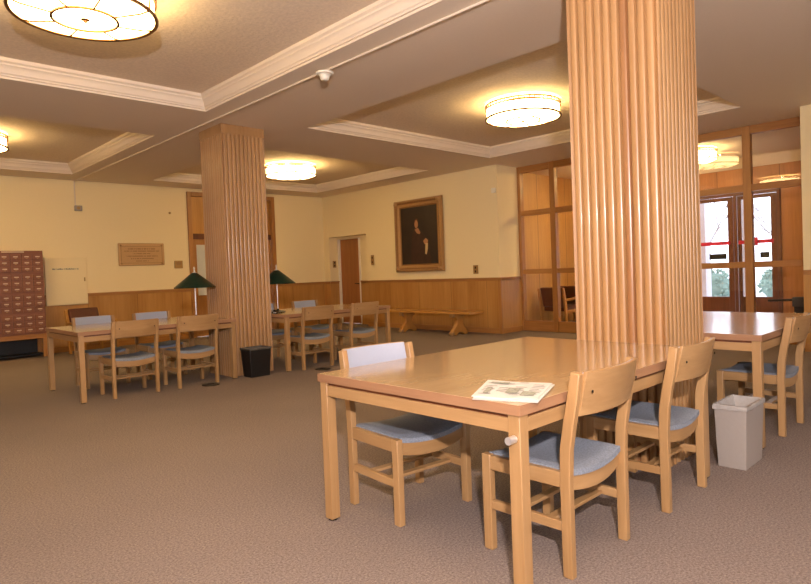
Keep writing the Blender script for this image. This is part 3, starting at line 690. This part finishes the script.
# lounge chairs
def make_lounge(loc, rz, label, group):
    h = thing('lounge_chair', label, 'armchair', loc, rz, group)
    for s in (-1, 1):
        x = s*.29
        MB().box(x-.02, -.30, 0, x+.02, -.25, .56).build('leg', 'wainZ', h, bevel=.004)
        MB().prism([(.20, 0), (.25, 0), (.36, .78), (.32, .79), (.24, .5)], 'x', x-.02, x+.02).build('leg', 'wainZ', h, bevel=.004)
        MB().prism([(-.34, .55), (.31, .52), (.31, .56), (-.30, .60)], 'x', x-.03, x+.03).build('armrest', 'wainY', h, bevel=.006)
        MB().box(x-.015, -.25, .28, x+.015, .24, .34).build('seat_rail', 'wainY', h, bevel=.003)
    MB().box(-.27, -.29, .27, .27, -.26, .33).build('seat_rail', 'wainX', h, bevel=.003)
    MB().prism([(-.29, .33), (.2, .31), (.2, .40), (-.28, .43), (-.30, .40)], 'x', -.265, .265).build('seat_cushion', 'leather', h, bevel=.02)
    MB().prism([(.15, .40), (.23, .40), (.335, .80), (.26, .81)], 'x', -.265, .265).build('back_cushion', 'leather', h, bevel=.02)
    return h
lc = make_lounge((3.54, 11.90, 0), .2, 'brown leather lounge chair against the far wall under the white cabinet', 'brown lounge chairs')
dup(lc, (11.1, 6.9, 0), PI*.5, 'dark lounge chair behind the partition glass, nearer its left end', 'brown lounge chairs')
dup(lc, (11.85, 6.9, 0), PI*.5, 'dark lounge chair behind the partition glass, beside the near column', 'brown lounge chairs')

# ================================================================= RIGHT WALL THINGS
# framed painting (figure is a plain generic stand-in)
PY0, PY1, PZ0, PZ1 = 8.43, 9.84, 1.235, 2.785
h = thing('framed_painting', 'large dark portrait painting in an ornate gilded frame', 'painting', (WB, (PY0+PY1)/2, (PZ0+PZ1)/2))
hw_, hh_ = (PY1-PY0)/2, (PZ1-PZ0)/2
fp = [(0, 0), (0, .05), (.015, .075), (.04, .085), (.06, .07), (.085, .055), (.12, .05), (.14, .03), (.165, .022), (.17, 0)]
for nm, y0, y1, z0, z1 in (('frame', 0, 0, 0, 0),):
    vs = []
    for d, t_ in fp: vs += [(-t_-.012, -hw_+d, -hh_+d), (-t_-.012, hw_-d, -hh_+d), (-t_-.012, hw_-d, hh_-d), (-t_-.012, -hw_+d, hh_-d)]
    b = MB().add(vs, [(k_*4+i, k_*4+(i+1) % 4, (k_+1)*4+(i+1) % 4, (k_+1)*4+i) for k_ in range(len(fp)-1) for i in range(4)])
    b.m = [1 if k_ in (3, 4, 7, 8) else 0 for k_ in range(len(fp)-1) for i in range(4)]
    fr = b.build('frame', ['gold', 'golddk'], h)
rr_, pp_ = [], []
cs_ = [(-hw_+.04, -hh_+.04), (hw_-.04, -hh_+.04), (hw_-.04, hh_-.04), (-hw_+.04, hh_-.04), (-hw_+.04, -hh_+.04)]
for (ya, za), (yb, zb_) in zip(cs_, cs_[1:]):
    for i in range(100): pp_.append((-.088, ya+(yb-ya)*i/100, za+(zb_-za)*i/100)); rr_.append(.010+.007*math.sin(i*PI/2))
b = MB().tube(pp_+[pp_[0]], rr_+[rr_[0]], 6)
for sy in (-1, 1):
    for sz in (-1, 1): MB().lathe([(.001, -.06), (.05, -.02), (.05, .02), (.001, .06)], 10, (-.082, sy*(hw_-.07), sz*(hh_-.07)), False).build('corner_ornament', 'gold', fr)
b.build('ornament', 'gold', fr)
MB().box(-.03, -hw_+.16, -hh_+.16, 0, hw_-.16, hh_-.16).build('canvas', 'canvas', h)
MB().box(-.012, -hw_+.02, -hh_+.02, 0, hw_-.02, hh_-.02).build('backing', 'golddk', h)
def blob(pts, x, t, mat, nm):
    b = MB().prism([(y, z) for y, z in pts], 'x', x-t, x); b.build(nm, mat, h)
ell = lambda cy, cz, ry, rz_, n=18: [(cy+ry*math.cos(2*PI*i/n), cz+rz_*math.sin(2*PI*i/n)) for i in range(n)]
# +y is towards the left of the picture
blob([(.26, -.60), (.24, -.25), (.20, .02), (.12, .16), (-.02, .14), (-.14, .0), (-.30, -.2), (-.33, -.60)], -.030, .001, 'robe', 'painted_robe')
blob(ell(.07, .24, .052, .085), -.031, .0015, 'skin', 'painted_face')
blob([(.12, .13), (.02, .16), (-.05, .06), (-.02, .02), (.06, .05)], -.031, .0015, 'skin', 'painted_collar')
blob([(.13, .24), (.12, .33), (.05, .36), (-.01, .30), (.02, .32), (.08, .33)], -.0325, .001, 'darkwood', 'painted_hair')
blob([(-.12, -.13), (-.20, -.07), (-.27, -.12), (-.24, -.20), (-.16, -.20)], -.031, .0015, 'skin', 'painted_hand')
blob([(-.19, -.18), (-.26, -.18), (-.25, -.30), (-.21, -.42), (-.17, -.40)], -.0325, .001, 'cloth', 'painted_paper')
# bench
h = thing('wood_bench', 'long low oak bench on carved trestles beneath the painting', 'bench', (8.80, 7.25, 0))
MB().box(-.22, 0, .405, .22, 2.5, .45).build('bench_seat', 'wainY', h, bevel=.006)
for y in (.46, 1.86):
    half = [(0, .405), (.17, .405), (.175, .36), (.12, .33), (.085, .27), (.09, .20), (.13, .14), (.19, .09), (.215, .03), (.20, 0), (.12, 0), (.06, .04), (0, .05)]
    poly = half+[(-x, z) for x, z in half[::-1][1:-1]]
    tr = MB().prism(poly, 'y', y-.045, y+.045).build('trestle', 'wainZ', h, bevel=.006)
    for q in ((-.232, y-.05, .002, -.17, y+.05, .055), (-.205, y-.05, .34, -.16, y+.05, .403)): tag(MB().box(*q).build('carved_end', 'oakZ', tr, bevel=.01), 'pale carved scroll end', None)
# switches
def plate(name, loc, rz, label, cat, w_, hh, mat='brass'):
    h = thing(name, label, cat, loc, rz)
    MB().box(-w_/2, -.012, -hh/2, w_/2, 0, hh/2).build('cover_plate', mat, h, bevel=.003)
    for s in (-1, 1): MB().box(-.012, -.02, s*hh*.22-.02, .012, -.012, s*hh*.22+.02).build('toggle', 'dark', h)
    return h
RZ = -PI/2
plate('light_switch', (WB, 10.70, 1.545), RZ, 'tall brass switch plate between the niche and the painting', 'light switch', .10, .23)
plate('light_switch', (WB, 7.63, 1.235), RZ, 'brass switch plate below right of the painting, above the rail', 'light switch', .12, .17)
plate('light_switch', (WB+.14, 12.35, 1.5), 0, 'brass switch plate inside the niche beside the brown door', 'light switch', .10, .17)
plate('light_switch', (VX, 2.78, 1.72), RZ, 'pale plate on the vestibule wood wall right of entrance doors', 'wall plate', .2, .15, 'white')
o = MB().box(-.045, -.03, -.045, .045, 0, .045).build('wall_bracket', 'white'); o.location = (WB, 6.0+1.12, 2.72); o.rotation_euler = (0, 0, RZ); tag(o, 'small off-white bracket box high at the wall corner near the partition', 'bracket')
# turnstile in the vestibule
h = thing('turnstile', 'dark metal turnstile arm behind the partition above the right table', 'turnstile', (10.55, 2.42, 0))
MB().box(-.06, -.10, 0, .06, .10, .5).build('post', 'dark', h, bevel=.006); MB().box(-.08, -.12, .5, .08, .12, .64).build('head', 'black', h, bevel=.01)
MB().tube([(0, .1, .60), (0, .46, .585)], .018, 10).build('arm', 'dark', h)
